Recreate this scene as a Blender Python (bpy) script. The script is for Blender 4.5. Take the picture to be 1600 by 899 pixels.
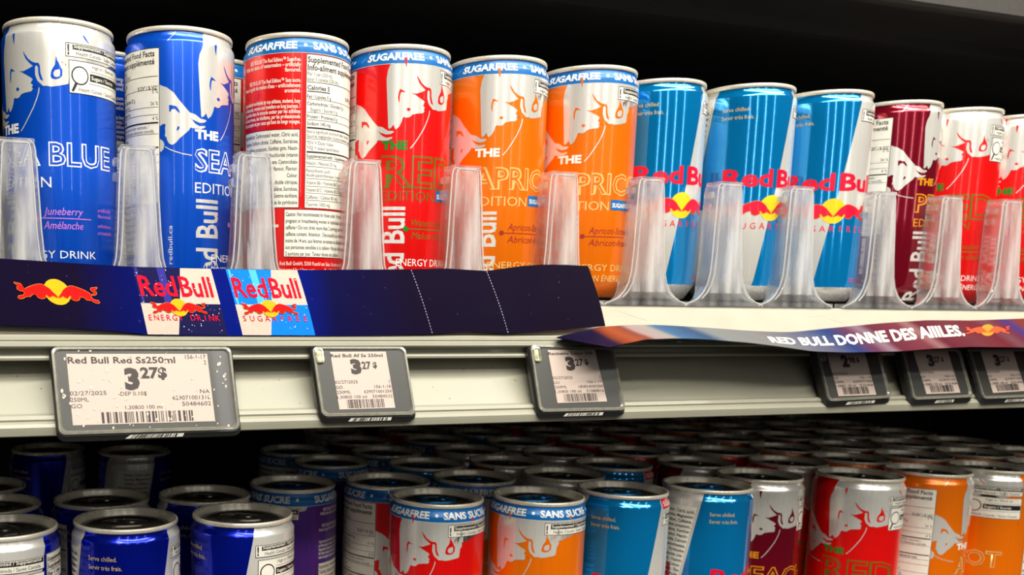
import bpy, bmesh, math, random
from mathutils import Vector
random.seed(7)
MM = 0.001
for o in list(bpy.data.objects): bpy.data.objects.remove(o)
SC = bpy.context.scene
COL = SC.collection

# ---------------------------------------------------------------- camera, world, lights, exposure
FPX, PPX, PPY = 1476.586, 446.706, 679.747
YAW, PIT, ROL = 0.307320035, 0.138929547, 0.0126708264
CAM = Vector((-42.159, -497.021, -5.387))
fwd = Vector((math.sin(YAW)*math.cos(PIT), math.cos(YAW)*math.cos(PIT), -math.sin(PIT)))
rgt = Vector((math.cos(YAW), -math.sin(YAW), 0)); upv = rgt.cross(fwd)
rgt, upv = rgt*math.cos(ROL)+upv*math.sin(ROL), -rgt*math.sin(ROL)+upv*math.cos(ROL)
cam = bpy.data.cameras.new('camera'); co = bpy.data.objects.new('camera', cam); COL.objects.link(co)
from mathutils import Matrix
M3 = Matrix((rgt, upv, -fwd)).transposed()
co.matrix_world = Matrix.Translation(CAM*MM) @ M3.to_4x4()
cam.sensor_width = 36; cam.lens = FPX/1600*36
cam.shift_x = (800-PPX)/1600; cam.shift_y = (PPY-449.5)/1600
cam.clip_start = 0.01; cam.clip_end = 20
cam.dof.use_dof = True; cam.dof.focus_distance = 0.49; cam.dof.aperture_fstop = 13
SC.camera = co
SC.view_settings.view_transform = 'Standard'; SC.view_settings.look = 'None'
SC.view_settings.gamma = 1; SC.view_settings.use_curve_mapping = False
SC.view_settings.exposure = 0.0
w = bpy.data.worlds.new('world'); SC.world = w; w.use_nodes = True
w.node_tree.nodes['Background'].inputs[0].default_value = (1, .95, .88, 1)
w.node_tree.nodes['Background'].inputs[1].default_value = 0.035
def area(name, x, y, z, sx, sy, power, target, color=(1, .95, .86)):
    l = bpy.data.lights.new(name, 'AREA'); l.shape = 'RECTANGLE'; l.size = sx; l.size_y = sy
    l.energy = power; l.color = color
    o = bpy.data.objects.new(name, l); COL.objects.link(o); o.location = (x, y, z)
    o.rotation_euler = (Vector(target)-Vector((x, y, z))).to_track_quat('-Z', 'Y').to_euler()
    return o
# three rows of ceiling tubes over the aisle
area('ceiling_tube_light', 0.5, -0.66, 1.2, 2.6, .05, 44, (.35, 0, 0))
area('ceiling_tube_light', 0.5, -1.15, 1.25, 2.6, .07, 20, (.35, 0, 0))
area('ceiling_tube_light', 0.5, -1.8, 1.4, 3.0, .10, 26, (.35, 0, 0))
# unseen upright tubes added across the aisle to put streaks down the cans
for lx in (-.75, -.1, .55, 1.3):
    area('streak_tube_light', lx, -1.75, .75, .035, 1.2, 1.6, (lx, 0, .35), (1, .98, .94))

# ---------------------------------------------------------------- helpers
def lin(c):
    return tuple(((v/255)/12.92 if v/255 <= .04045 else ((v/255+.055)/1.055)**2.4) for v in c)+(1,)
def ray(px, py):
    return fwd + rgt*((px-PPX)/FPX) + upv*(-(py-PPY)/FPX)
def at(px, py, y0, k=0, z0=0):
    """point (mm) of the slanted plane Y = y0 + k*(Z-z0) seen at a pixel"""
    d = ray(px, py); t = (y0 + k*(CAM.z-z0) - CAM.y)/(d.y - k*d.z)
    return CAM + d*t
MATS = {}
def mat(name, rgb, metal=0., rough=.4, coat=0., spec=.5, noise=.06, nscale=300, stretch=1., bump=0., trans=0.):
    if name in MATS: return MATS[name]
    m = bpy.data.materials.new(name); m.use_nodes = True; nt = m.node_tree; N = nt.nodes; L = nt.links
    b = N['Principled BSDF']; c = lin(rgb)
    b.inputs['Metallic'].default_value = metal; b.inputs['Roughness'].default_value = rough
    b.inputs['Coat Weight'].default_value = coat; b.inputs['Coat Roughness'].default_value = .04
    b.inputs['Specular IOR Level'].default_value = spec
    tc = N.new('ShaderNodeTexCoord'); mp = N.new('ShaderNodeMapping'); mp.inputs['Scale'].default_value = (1, 1, stretch)
    nz = N.new('ShaderNodeTexNoise'); nz.inputs['Scale'].default_value = nscale; nz.inputs['Detail'].default_value = 3
    L.new(tc.outputs['Object'], mp.inputs[0]); L.new(mp.outputs[0], nz.inputs['Vector'])
    mx = N.new('ShaderNodeMix'); mx.data_type = 'RGBA'
    mx.inputs[6].default_value = tuple(v*(1-noise*1.6) for v in c[:3])+(1,)
    mx.inputs[7].default_value = tuple(min(1, v*(1+noise)) for v in c[:3])+(1,)
    L.new(nz.outputs['Fac'], mx.inputs[0]); L.new(mx.outputs[2], b.inputs['Base Color'])
    mr = N.new('ShaderNodeMapRange'); mr.inputs[3].default_value = max(0, rough-.06); mr.inputs[4].default_value = rough+.06
    L.new(nz.outputs['Fac'], mr.inputs[0]); L.new(mr.outputs[0], b.inputs['Roughness'])
    if bump:
        bp = N.new('ShaderNodeBump'); bp.inputs['Strength'].default_value = bump; bp.inputs['Distance'].default_value = .0002
        L.new(nz.outputs['Fac'], bp.inputs['Height']); L.new(bp.outputs[0], b.inputs['Normal'])
    MATS[name] = m; return m
def ink(name, rgb, metal=.55, rough=.3, coat=.5): return mat(name, rgb, metal, rough, coat, nscale=700, stretch=.02, noise=.05, bump=0)
SILVER = mat('bare_aluminium', (242, 240, 232), .5, .26, .4, nscale=500, stretch=.02, noise=.035, bump=.0)
RIM = mat('rim_aluminium', (240, 232, 212), .35, .28, nscale=120, noise=.02)
LID = mat('lid_aluminium', (150, 145, 135), .95, .28, nscale=700, noise=.12)
TAB = mat('tab_grey', (120, 118, 112), .9, .25)
TABBLUE = mat('tab_blue', (40, 110, 165), .8, .25)
BLUE = ink('ink_sea_blue', (0, 84, 214), .45)
NAVY = ink('ink_deep_blue', (0, 30, 190), .75, .2)
SKY = ink('ink_light_blue', (0, 146, 222), .6, .12, .9)
RED = ink('ink_red', (240, 12, 10), .3)
ORANGE = ink('ink_orange', (255, 122, 0), .35)
MAROON = ink('ink_maroon', (150, 10, 40), .65, .18, .8)
PURPLE = ink('ink_purple', (96, 52, 160), .4)
BAND = ink('ink_band_blue', (0, 108, 184), .1, .4, .1)
WHITE = mat('ink_white', (240, 238, 228), 0, .4, .3)
CREAM = mat('label_white', (234, 230, 216), 0, .42, .2)
BLACK = mat('ink_black', (22, 20, 20), 0, .45)
GREEN = ink('ink_green', (0, 140, 40), .2); OLIVE = ink('ink_olive', (120, 110, 30), .3)
GOLD = ink('ink_gold', (245, 160, 30), .3); YELLOW = mat('ink_yellow', (250, 200, 0), 0, .4, .3)
LOGORED = mat('ink_logo_red', (226, 0, 48), .1, .4, .2); PINK = mat('ink_pink', (200, 120, 210), 0, .4)
BROWN = mat('ink_brown', (150, 30, 20), 0, .4); PALE = mat('ink_pale_gold', (235, 200, 120), .3, .35)
DEEPTEXT = mat('ink_dark_text', (90, 20, 20), 0, .5)

def tag(o, label=None, cat=None, group=None, kind=None):
    if label: o['label'] = label
    if cat: o['category'] = cat
    if group: o['group'] = group
    if kind: o['kind'] = kind
    return o
def link(name, me, parent=None):
    o = bpy.data.objects.new(name, me); COL.objects.link(o)
    if parent is not None: o.parent = parent
    return o
def empty(name, loc=(0, 0, 0), rz=0):
    o = link(name, None); o.location = Vector(loc)*MM; o.rotation_euler.z = rz; o.empty_display_size = .01
    return o
def mesh(name, verts, faces, mats, fm=None, smooth=False, sharp=None):
    me = bpy.data.meshes.new(name); me.from_pydata([tuple(Vector(v)*MM) for v in verts], [], faces)
    for m in (mats if isinstance(mats, (list, tuple)) else [mats]): me.materials.append(m)
    if fm: me.polygons.foreach_set('material_index', fm)
    me.validate(); me.update()
    if smooth: me.polygons.foreach_set('use_smooth', [True]*len(me.polygons))
    if sharp: me.set_sharp_from_angle(angle=math.radians(sharp))
    return me

# ---------------------------------------------------------------- text outlines
TC = {}
def glyphs(s, bold=0., shear=0., space=1.):
    key = (s, bold, shear, space)
    if key in TC: return TC[key]
    c = bpy.data.curves.new('t', 'FONT'); c.body = s; c.size = 1; c.offset = bold; c.shear = shear
    c.space_character = space; c.resolution_u = 2
    o = bpy.data.objects.new('t', c); COL.objects.link(o)
    dg = bpy.context.evaluated_depsgraph_get()
    me = bpy.data.meshes.new_from_object(o.evaluated_get(dg))
    vs = [(v.co.x, v.co.y) for v in me.vertices]; fs = [tuple(p.vertices) for p in me.polygons]
    bpy.data.objects.remove(o); bpy.data.curves.remove(c); bpy.data.meshes.remove(me)
    TC[key] = (vs, fs); return TC[key]
CAPH = .729
def text(s, x, y, h, w=None, bold=0., shear=0., align='L', rot=False, space=1., maxw=None):
    """flat text: cap height h, baseline-left at x, y; squeezed to width w"""
    vs, fs = glyphs(s, bold, shear, space)
    if not vs: return [], []
    x0 = min(v[0] for v in vs); x1 = max(v[0] for v in vs); k = h/CAPH
    kx = k if w is None else w/(x1-x0)
    if maxw and (x1-x0)*kx > maxw: kx = maxw/(x1-x0)
    W = (x1-x0)*kx; ox = {'L': 0, 'R': -W, 'C': -W/2}[align]
    P = [((vx-x0)*kx+ox, vy*k) for vx, vy in vs]
    if rot: return [(x-b, y+a) for a, b in P], fs
    return [(x+a, y+b) for a, b in P], fs
def rect(x0, y0, x1, y1, n=None):
    n = n or max(1, int(abs(x1-x0)/2)+1); V = []; Fc = []
    for i in range(n+1):
        x = x0+(x1-x0)*i/n; V += [(x, y0), (x, y1)]
    for i in range(n): Fc.append((2*i, 2*i+2, 2*i+3, 2*i+1))
    return V, Fc
def frame(x0, y0, x1, y1, t=.35):
    V = []; Fc = []
    for r in (rect(x0, y0, x1, y0+t), rect(x0, y1-t, x1, y1), rect(x0, y0+t, x0+t, y1-t), rect(x1-t, y0+t, x1, y1-t)):
        n = len(V); V += r[0]; Fc += [tuple(i+n for i in f) for f in r[1]]
    return V, Fc
def poly(p): return list(p), [tuple(range(len(p)))]
def ell(cx, cy, rx, ry, n=28): return poly([(cx+rx*math.cos(2*math.pi*i/n), cy+ry*math.sin(2*math.pi*i/n)) for i in range(n)])
def strokeline(p, t):
    V = []; Fc = []
    for i, (x, y) in enumerate(p):
        a = p[max(0, i-1)]; b = p[min(len(p)-1, i+1)]; dx, dy = b[0]-a[0], b[1]-a[1]; L = math.hypot(dx, dy) or 1
        V += [(x-dy/L*t/2, y+dx/L*t/2), (x+dy/L*t/2, y-dx/L*t/2)]
    for i in range(len(p)-1): Fc.append((2*i, 2*i+1, 2*i+3, 2*i+2))
    return V, Fc
def barcode(x0, y0, x1, y1, seed, n=32):
    r = random.Random(seed); V = []; Fc = []; ws = [r.choice((1, 1, 2, 3)) for _ in range(2*n)]; S = sum(ws); x = x0
    for i, a in enumerate(ws):
        d = (x1-x0)*a/S
        if i % 2 == 0:
            m = len(V); V += [(x, y0), (x+d, y0), (x+d, y1), (x, y1)]; Fc.append((m, m+1, m+2, m+3))
        x += d
    return V, Fc

# two charging bulls before a sun, traced flat; unit: sun radius
SUNX, SUNY = 648, 356
LB = [(178,250),(215,260),(250,265),(262,285),(245,305),(225,315),(232,335),(265,345),(290,325),(340,300),(400,280),(460,268),(490,270),(530,290),(575,325),(600,360),(625,390),(648,418),(640,425),(615,412),(590,400),(580,410),(545,420),(530,400),(515,385),(500,395),(510,415),(490,430),(455,437),(425,425),(405,400),(410,385),(370,385),(345,395),(335,412),(285,410),(245,432),(205,437),(188,425),(200,405),(250,400),(275,375),(265,350),(225,345),(200,325),(205,300),(225,285),(190,268)]
def bull_logo(cx, cy, r, outline=True):
    """list of (layer, polygon, material)"""
    out = [(0, ell(cx, cy, r, r), YELLOW)]
    pts = [((x-648)/150.*r, -((y+(648-x)*.0)-(356+(x-648)*.045))/150.*r) for x, y in LB]
    for s in (1, -1):
        p = [(cx+s*a-(s*.02*r), cy+b) for a, b in pts]
        if outline:
            q = []
            mx = sum(a for a, b in p)/len(p); my = sum(b for a, b in p)/len(p)
            V, Fc = strokeline(p+[p[0]], .07*r)
            out.append((1, (V, Fc), GOLD))
        out.append((2, poly(p), LOGORED))
    return out

# ---------------------------------------------------------------- can geometry
RB, RR, H = 29.476, 28.5, 134.5
KD = RB*math.pi/180
PROF = [(0.6, 21), (0, 22.3), (.6, 23.6), (5, 26.5), (9, 28.6), (12.5, RB), (60, RB), (100, RB), (126.6, RB), (127.2, 29.36), (128.0, 28.95), (129.2, 28.15), (130.6, 27.72), (132.2, 27.5)]
def rad(z):
    for (a, ra), (b, rb) in zip(PROF[1:], PROF[2:]):
        if a <= z <= b: return ra+(rb-ra)*(z-a)/(b-a)
    return RB if z < 127 else 27.5
def revolve(name, prof, m, n=96, cap=None):
    V = []; Fc = []
    for z, r in prof:
        for i in range(n):
            a = 2*math.pi*i/n; V.append((r*math.sin(a), -r*math.cos(a), z))
    for j in range(len(prof)-1):
        for i in range(n):
            k = (i+1) % n; Fc.append((j*n+i, j*n+k, (j+1)*n+k, (j+1)*n+i))
    if cap is not None: Fc.append(tuple(range((len(prof)-1)*n, len(prof)*n)))
    return mesh(name, V, Fc, m, smooth=True, sharp=50)
RIMPROF = [(132.1, 27.45), (131.9, 28.1), (132.3, RR), (133.8, RR), (134.35, 28.2), (134.5, 27.7), (134.2, 27.2), (133, 27.0), (129.2, 26.4), (128.5, 25.9)]
LIDPROF = [(128.5, 25.9), (128.3, 25.4), (128.7, 25.0), (130.3, 24.6), (130.6, 24.2), (130.5, 20.5), (130.1, 20), (130.1, 3)]
RIMM = revolve('rim', RIMPROF, RIM); LIDM = revolve('lid', LIDPROF, LID, cap=1)
def make_tab(m):
    # rounded ring-pull with a finger hole and a rivet
    n = 28; V = []; Fc = []
    def outline(s):
        P = []
        for i in range(n):
            a = 2*math.pi*i/n; x = math.cos(a)*8.2*s; y = math.sin(a)*(12.5)*s
            y = max(-12.5*s, min(12.5*s, y*1.12)); P.append((x, y+1))
        return P
    hole = [(math.cos(2*math.pi*i/n)*4.8, math.sin(2*math.pi*i/n)*4.2+6.4) for i in range(n)]
    rings = [([(x, y, 131.0) for x, y in outline(1)]), ([(x, y, 132.0) for x, y in outline(1.0)]), ([(x, y, 132.3) for x, y in outline(.9)])]
    for R in rings: V += R
    V += [(x, y, 132.3) for x, y in hole]; V += [(x, y, 131.0) for x, y in hole]
    for j in range(2):
        for i in range(n): k = (i+1) % n; Fc.append((j*n+i, j*n+k, (j+1)*n+k, (j+1)*n+i))
    for i in range(n):
        k = (i+1) % n; Fc.append((2*n+i, 2*n+k, 3*n+k, 3*n+i)); Fc.append((3*n+i, 3*n+k, 4*n+k, 4*n+i))
    b = len(V)
    for r, z in ((3, 132.3), (2.8, 133), (1.2, 133.2)):
        V += [(math.cos(2*math.pi*i/12)*r, math.sin(2*math.pi*i/12)*r-3, z) for i in range(12)]
    for j in range(2):
        for i in range(12): k = (i+1) % 12; Fc.append((b+j*12+i, b+j*12+k, b+(j+1)*12+k, b+(j+1)*12+i))
    Fc.append(tuple(b+24+i for i in range(12)))
    return mesh('pull_tab', V, Fc, m, smooth=True, sharp=40)
TABM = {0: make_tab(TAB), 1: make_tab(TABBLUE)}
BODYM = {}
def body_mesh(m):
    if m.name not in BODYM: BODYM[m.name] = revolve('body', PROF, m)
    return BODYM[m.name]

EPS = .055
class Label:
    """print on the can, in flat coordinates: x = arc length (mm), y = height (mm)"""
    def __init__(s): s.parts = {}
    def add(s, part, layer, shape, m, deg=False, cut=None):
        V, Fc = shape
        if not V: return
        if deg: V = [(a*KD, b) for a, b in V]
        xs = [v[0] for v in V]; ys = [v[1] for v in V]
        if cut is None: cut = True
        s.parts.setdefault(part, []).append((layer, V, Fc, m, cut))
    def build(s):
        out = []
        for part, L in s.parts.items():
            AV = []; AF = []; AM = []; mats = []
            for cutflag in (True, False):
                bm = bmesh.new(); lay = {}
                il = bm.verts.layers.float.new('lay')
                for layer, V, Fc, m, cut in L:
                    if cut != cutflag: continue
                    if m not in mats: mats.append(m)
                    mi = mats.index(m); vv = []
                    for x, y in V:
                        v = bm.verts.new((x, y, 0)); v[il] = layer; vv.append(v)
                    for f in Fc:
                        try:
                            fc = bm.faces.new([vv[i] for i in f]); fc.material_index = mi
                        except ValueError: pass
                if not bm.verts: bm.free(); continue
                if cutflag:
                    bmesh.ops.triangulate(bm, faces=[f for f in bm.faces if len(f.verts) > 4])
                    lo = min(v.co.x for v in bm.verts); hi = max(v.co.x for v in bm.verts)
                    x = math.ceil(lo/2)*2
                    while x < hi:
                        bmesh.ops.bisect_plane(bm, geom=bm.verts[:]+bm.edges[:]+bm.faces[:], dist=1e-5, plane_co=(x+.013, 0, 0), plane_no=(1, 0, 0))
                        x += 2
                    if max(v.co.y for v in bm.verts) > 127:
                        for z in (126.6, 127.2, 128.0, 129.2, 130.6):
                            bmesh.ops.bisect_plane(bm, geom=bm.verts[:]+bm.edges[:]+bm.faces[:], dist=1e-5, plane_co=(0, z+.007, 0), plane_no=(0, 1, 0))
                bm.verts.ensure_lookup_table(); bm.verts.index_update(); n = len(AV)
                for v in bm.verts:
                    a = v.co.x/RB; z = v.co.y; r = rad(z)+EPS*(1+v[il]); AV.append((r*math.sin(a), -r*math.cos(a), z))
                for f in bm.faces:
                    AF.append(tuple(v.index+n for v in f.verts)); AM.append(f.material_index)
                bm.free()
            me = bpy.data.meshes.new(part); me.from_pydata([(a*MM, b*MM, c*MM) for a, b, c in AV], [], AF)
            for m in mats: me.materials.append(m)
            me.polygons.foreach_set('material_index', AM); me.polygons.foreach_set('use_smooth', [True]*len(AF))
            me.update()
            # keep every face pointing outward, with the cylinder's own normals
            nr = []
            for a, b, c in AV:
                sl = (rad(c-.5)-rad(c+.5)) if 14 < c < 131.4 else 0; v = Vector((a, b, 0)).normalized(); v.z = sl; nr.append(v.normalized())
            bm = bmesh.new(); bm.from_mesh(me)
            bad = [f for f in bm.faces if f.normal.dot(Vector((f.calc_center_median().x, f.calc_center_median().y, 0))) < 0]
            bmesh.ops.reverse_faces(bm, faces=bad); bm.to_mesh(me); bm.free()
            me.normals_split_custom_set_from_vertices(nr)
            out.append((part, me))
        return out

# traced shapes (degrees round the can from the left edge of THE, height in mm)
BULL = [(8.2,124.1),(5.1,120.7),(3.7,116),(4.3,111.2),(6.5,106.3),(8.9,102.1),(10,99.1),(10,95.5),(8.4,92.5),(6.9,90.6),(7.6,89.6),(10,90.2),(12.4,91.8),(13.8,94.5),(14.4,97.8),(15.6,98.1),(16,96),(15.4,93),(13.9,90),(14.9,89.3),(18.2,90.6),(20.7,93),(22.1,95.4),(23,95.9),(26.4,95.5),(29.4,95.8),(32.4,97.3),(37.4,97.9),(44,98.3),(45.9,99.5),(44.6,100.4),(46.3,101.1),(46.2,102.3),(44.3,103.4),(46.1,104.1),(49.2,104.5),(51,103.1),(56.3,100.8),(60,100.9),(64.4,100.5),(70,101),(77.1,101.8),(80.6,102.4),(81.4,105.3),(81.7,107.2),(84.2,109.4),(83.7,111),(80,110.1),(75.1,109.2),(74.5,110.7),(71.5,112.5),(82.5,116.7),(100,118),(125,119),(148,121),(152,124.1)]
STAR = [(36.1,118),(37.8,116.6),(41.6,114),(45.5,112.6),(48.6,112),(52.3,111.9),(53.7,110.5),(54,107.2),(56.6,103.2),(53.7,104),(52.1,106.5),(51.7,110),(50.1,110.8),(48.7,110.2),(48.6,106.3),(50.7,103.4),(56.3,100.8),(51,99.8),(46.3,101.1),(43.7,102.5),(46.1,104.1),(44.2,105),(38.8,106.5),(34.3,107.8),(30.5,108.5),(36.1,108.3),(41.9,109.4),(46.6,110.5),(43.1,111.9),(38.9,114.1),(36.6,116.5)]
EAR = [(18.5,110.6),(24.1,109.1),(23.2,108.8),(20.5,109.2),(19,108.5),(18.3,106.7),(18.1,103.5),(17.2,104.1),(16.4,106.2),(17,108.5)]
EYE = [(25.8,100.2),(27.9,100.9),(30.4,100),(28.6,99),(26.4,99.4)]
SPK = [(22.6,126.9),(25.9,127.2),(25.3,125),(24.5,121.5),(23,124.3)]
SPK2 = [(94,127.5),(97.6,126.6),(103,123),(98.5,124.6)]
RING = [(69.4,115.4),(70.5,113.2),(71.5,112.5),(73.5,110.3),(75.1,108.8),(74.8,106),(72.5,104.8),(68.8,104.2),(65.1,104.4),(63.6,105.6),(64.8,108.5),(68.3,111.3),(69,114.2)]
RINGIN = [(66.3,107),(68,108.5),(72.2,109.1),(73,107.9),(72.4,105.8),(69.7,105.2),(67.3,105.5)]
TAIL = [(52.6,101.7),(51.9,98),(49.9,94.9),(46,90.5),(40.8,86.1),(35.9,82.3),(31,79.3)]
BULL2 = [(-35.4,105),(-33.4,104.5),(-27.8,103.5),(-21.1,101.1),(-16.3,97.9),(-10.9,94.7),(-4.8,91.4),(.8,90.7),(6.6,88.7),(12.1,88.5),(13.2,88),(10,86.9),(4.7,86.7),(-1.1,87.8),(-6,89.1),(-3.6,88.3),(.8,86),(5.3,85),(11.4,85.4),(11.4,84.6),(6.6,83.5),(.2,83.6),(-4.2,84),(-6,82.4),(-10.9,80.2),(-15.2,78.3),(-18.8,76.1),(-22.5,74.9),(-25.6,75.5),(-27.8,77.3),(-28.7,79.1),(-30.3,79.1),(-29.5,81.3),(-29.9,83.1),(-29.2,85.2),(-31.7,85.5),(-35.4,84.3)]
EAR2 = [(-25.4,91.5),(-25.7,94.8),(-23,94.8),(-18.1,94.1),(-15.5,92.2),(-14.8,90.7),(-16.9,91.6),(-19.9,93),(-23,92.8),(-24.2,91.5)]
EYE2 = [(-18.2,82.5),(-17,84.4),(-15.2,84),(-15.4,83.1),(-17.6,82)]
TAIL2 = [(-30,74),(-25,72.6),(-19.5,71.6),(-12.2,70.6),(-3,70)]
HOOK = [(-35.5,78),(-33.7,77.4),(-31.8,76.7),(-30.6,75.2),(-31.6,72.8),(-33.8,71.6),(-35.5,71.4)]

def nutrition(lb, x1, sf, P='nutrition_panel'):
    """white facts table whose right edge stands at x1 (mm)"""
    W = 41; x0 = x1-W; Z = lambda y: 123-(y-85)*.326
    lb.add(P, 1, rect(x0, 44.6, x1, 123.4), CREAM); lb.add(P, 2, frame(x0, 44.6, x1, 123.4, .3), BLACK)
    def T(s, y, h=1.9, bold=0, x=.8, mw=None, al='L', w=None):
        lb.add(P, 2, text(s, (x0+x) if al == 'L' else (x1-x), Z(y)-h/2, h, w, bold=bold, align=al, maxw=mw or W-1.6), BLACK, cut=h > 2.3)
    def Ln(y, t=.22): lb.add(P, 2, rect(x0+.8, Z(y)-t/2, x1-.8, Z(y)+t/2), BLACK)
    T('Supplemented Food Facts', 92, 3.0, .02, w=W-3.5); T('Info-aliment supplémenté', 104, 3.0, .02, w=W-3.5)
    T('Per 1 can (250 mL)', 114, 2.0, w=15); T('pour 1 canette (250 mL)', 122, 2.0, w=19.5); Ln(127, .3)
    T('Calories '+('5' if sf else '110'), 135, 2.3, .02, w=13 if sf else 15); lb.add(P, 2, rect(x0+.8, Z(142), x0+14, Z(140.5)), BLACK)
    T('% DV* / % VQ*', 144, 2, .02, al='R', w=13); Ln(147 if not sf else 153.5)
    a, b2, c2 = ('0 g', '0 g', '140 mg') if sf else ('27 g', '26 g', '105 mg')
    T('Fat / Lipides 0 g', 149, 1.9, .01, w=14); T('0 %', 150, 1.9, al='R', w=3.4)
    T('Carbohydrate / Glucides '+a, 160, 1.9, .01, w=24); T('Sugars / Sucres '+b2, 169, 1.9, 0, x=2.6, w=17); T('26 %' if not sf else '0 %', 168, 1.9, al='R', w=4.5); Ln(174)
    T('Protein / Protéines 0 g', 180, 1.9, .01, w=19); Ln(185.5); T('Sodium '+c2, 191, 1.9, .01, w=14); T('4 %' if not sf else '6 %', 191, 1.9, al='R', w=3.4); Ln(198, .8)
    T('Not a significant source of other nutrients. /', 203.5, 1.8, w=34); T("Source négligeable d'autres éléments nutritifs.", 210.5, 1.8, w=37); Ln(215)
    T('*DV = Daily Value', 221, 1.9, w=16); T('*VQ = valeur quotidienne', 229, 1.9, w=21); Ln(236, .8)
    T('Supplemented with / Supplémenté avec', 242, 1.9, .015, w=32); Ln(247)
    T('Niacin / Niacine 20 mg', 253, 1.9, w=19); Ln(259); T('Pantothenic acid /', 265, 1.8, w=15); T('Acide pantothénique 5 mg', 272, 1.8, w=21.5); Ln(278)
    T('Vitamin B6 / Vitamine B6 5 mg', 284, 1.9, w=23); Ln(290); T('Vitamin B12 / Vitamine B12 5 µg', 295.5, 1.9, w=24); Ln(301)
    T('Caffeine / Caféine 80 mg', 307, 1.9, w=20); Ln(312.5); T('Taurine 1000 mg', 318.5, 1.9, w=14.5)
def supplement(lb, x0, big, P='warning_label'):
    W = 38; z1, z0 = 122.4, 114.9
    if big: z0 = 115.6
    lb.add(P, 1, rect(x0, z0, x0+W, z1), CREAM); lb.add(P, 2, frame(x0, z0, x0+W, z1, .3), BLACK)
    lb.add(P, 2, text('!', x0+1, z0+1.2, 5, w=.9, bold=.04), BLACK)
    lb.add(P, 2, rect(x0+3.6, z0+3.7, x0+W-.6, z1-.7), BLACK)
    lb.add(P, 3, text('Supplemented / Supplémenté', x0+4.2, z0+4.5, 1.9, w=W-6, bold=.015), CREAM)
    lb.add(P, 2, text('Health Canada / Santé Canada', x0+5.4, z0+1.1, 1.9, w=W-8), BLACK)
    if big:
        a = x0+1.5; b = x0+W; lb.add(P, 1, rect(a, 98.1, b, 114.2), CREAM); lb.add(P, 2, frame(a, 98.1, b, 114.2, .3), BLACK)
        cx, cz = a+5.8, 107
        lb.add(P, 2, ell(cx, cz, 4.6, 4.6), BLACK); lb.add(P, 3, ell(cx, cz, 3.9, 3.9), CREAM)
        lb.add(P, 2, poly([(a+1.2, 99.3), (a+2.3, 98.8), (a+4.4, 102.8), (a+3.1, 103.4)]), BLACK)
        lb.add(P, 2, text('High in / Élevé en', a+12.5, 111.3, 1.8, w=17), BLACK)
        lb.add(P, 2, rect(a+11.5, 109.7, b-.6, 109.9), BLACK)
        lb.add(P, 2, rect(a+11.2, 105, b-.6, 108.7), BLACK); lb.add(P, 3, text('Sugars / Sucres', a+12, 105.9, 1.9, w=17, bold=.015), CREAM)
        lb.add(P, 2, rect(a+10.5, 103.6, b-.6, 103.8), BLACK)
        lb.add(P, 2, text('Health Canada / Santé Canada', a+5, 99.5, 1.8, w=W-9), BLACK)
def sugar_band(lb, st=-19):
    P = 'printed_band'; C = 360*KD
    lb.add(P, 1, rect(0, 123.9, C, 131.9), BAND)
    lb.add(P, 2, rect(0, 123.75, C, 123.95), CREAM)
    for o in (0, 180):
        lb.add(P, 2, text('SUGARFREE', (st+o)*KD % C, 125.9, 4.1, w=63*KD, bold=.035), WHITE)
        lb.add(P, 2, ell(((st+71.5+o) % 360)*KD, 127.9, .95, .95, 14), WHITE)
        lb.add(P, 2, text('SANS SUCRE', (st+79.5+o)*KD % C, 125.9, 4.1, w=68*KD, bold=.035), WHITE)
        lb.add(P, 2, ell(((st+157+o) % 360)*KD, 127.9, .95, .95, 14), WHITE)
def ingredients(lb, base, sf, x1, word):
    P = 'ingredients_panel'; W = 37; x0 = x1-W
    L = ['Ingredients: Carbonated water, Citric acid,', 'Taurine, Sodium citrate, Caffeine, Sucralose,', 'Acesulfame potassium, Xanthan gum, Niacin-', 'amide, Pyridoxine hydrochloride (vitamin', 'B6), Calcium pantothenate, Cyanocobala-', 'min (vitamin B12), Natural flavour, Flavour,', 'Colour.', 'Ingrédients : Eau gazéifiée, Acide citrique,', 'Taurine, Citrate de sodium, Caféine, Sucralose,', 'Acésulfame potassium, Gomme xanthane,', 'Niacinamide, Chlorhydrate de pyridoxine']
    lb.add(P, 1, rect(x0, 44.7, x1, 85.3), CREAM); lb.add(P, 2, frame(x0, 44.7, x1, 85.3, .3), BLACK)
    for i, s in enumerate(L):
        lb.add(P, 2, text(s, x1-.9, 81.6-i*3.5, 2.2, w=(W-1.8)*min(1, len(s)/43), align='R', bold=.01), BLACK, cut=False)
    T = ['RED BULL® The '+word+' Edition™ '+('Sugarfree.' if sf else 'Energy.'), 'With the taste of watermelon – artificially', 'flavoured.', '', 'RED BULL® The '+word+' Edition™ Sans sucre.', "Avec le goût du melon d'eau – artificiellement", 'aromatisé.', '', 'Appreciated worldwide by top athletes, students, busy', 'professionals, women and travellers on long journeys. /', 'Apprécié dans le monde entier par les athlètes', 'de haut niveau, les étudiants, par les professionnels', 'très occupés et par ceux qui font de longs voyages.']
    top = 119.6 if sf else 118
    for i, s in enumerate(T):
        if s: lb.add(P, 2, text(s, x1, top-i*2.62, 2.1, w=W*min(1, len(s)/44), align='R', bold=.02), CREAM, cut=False)
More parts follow.
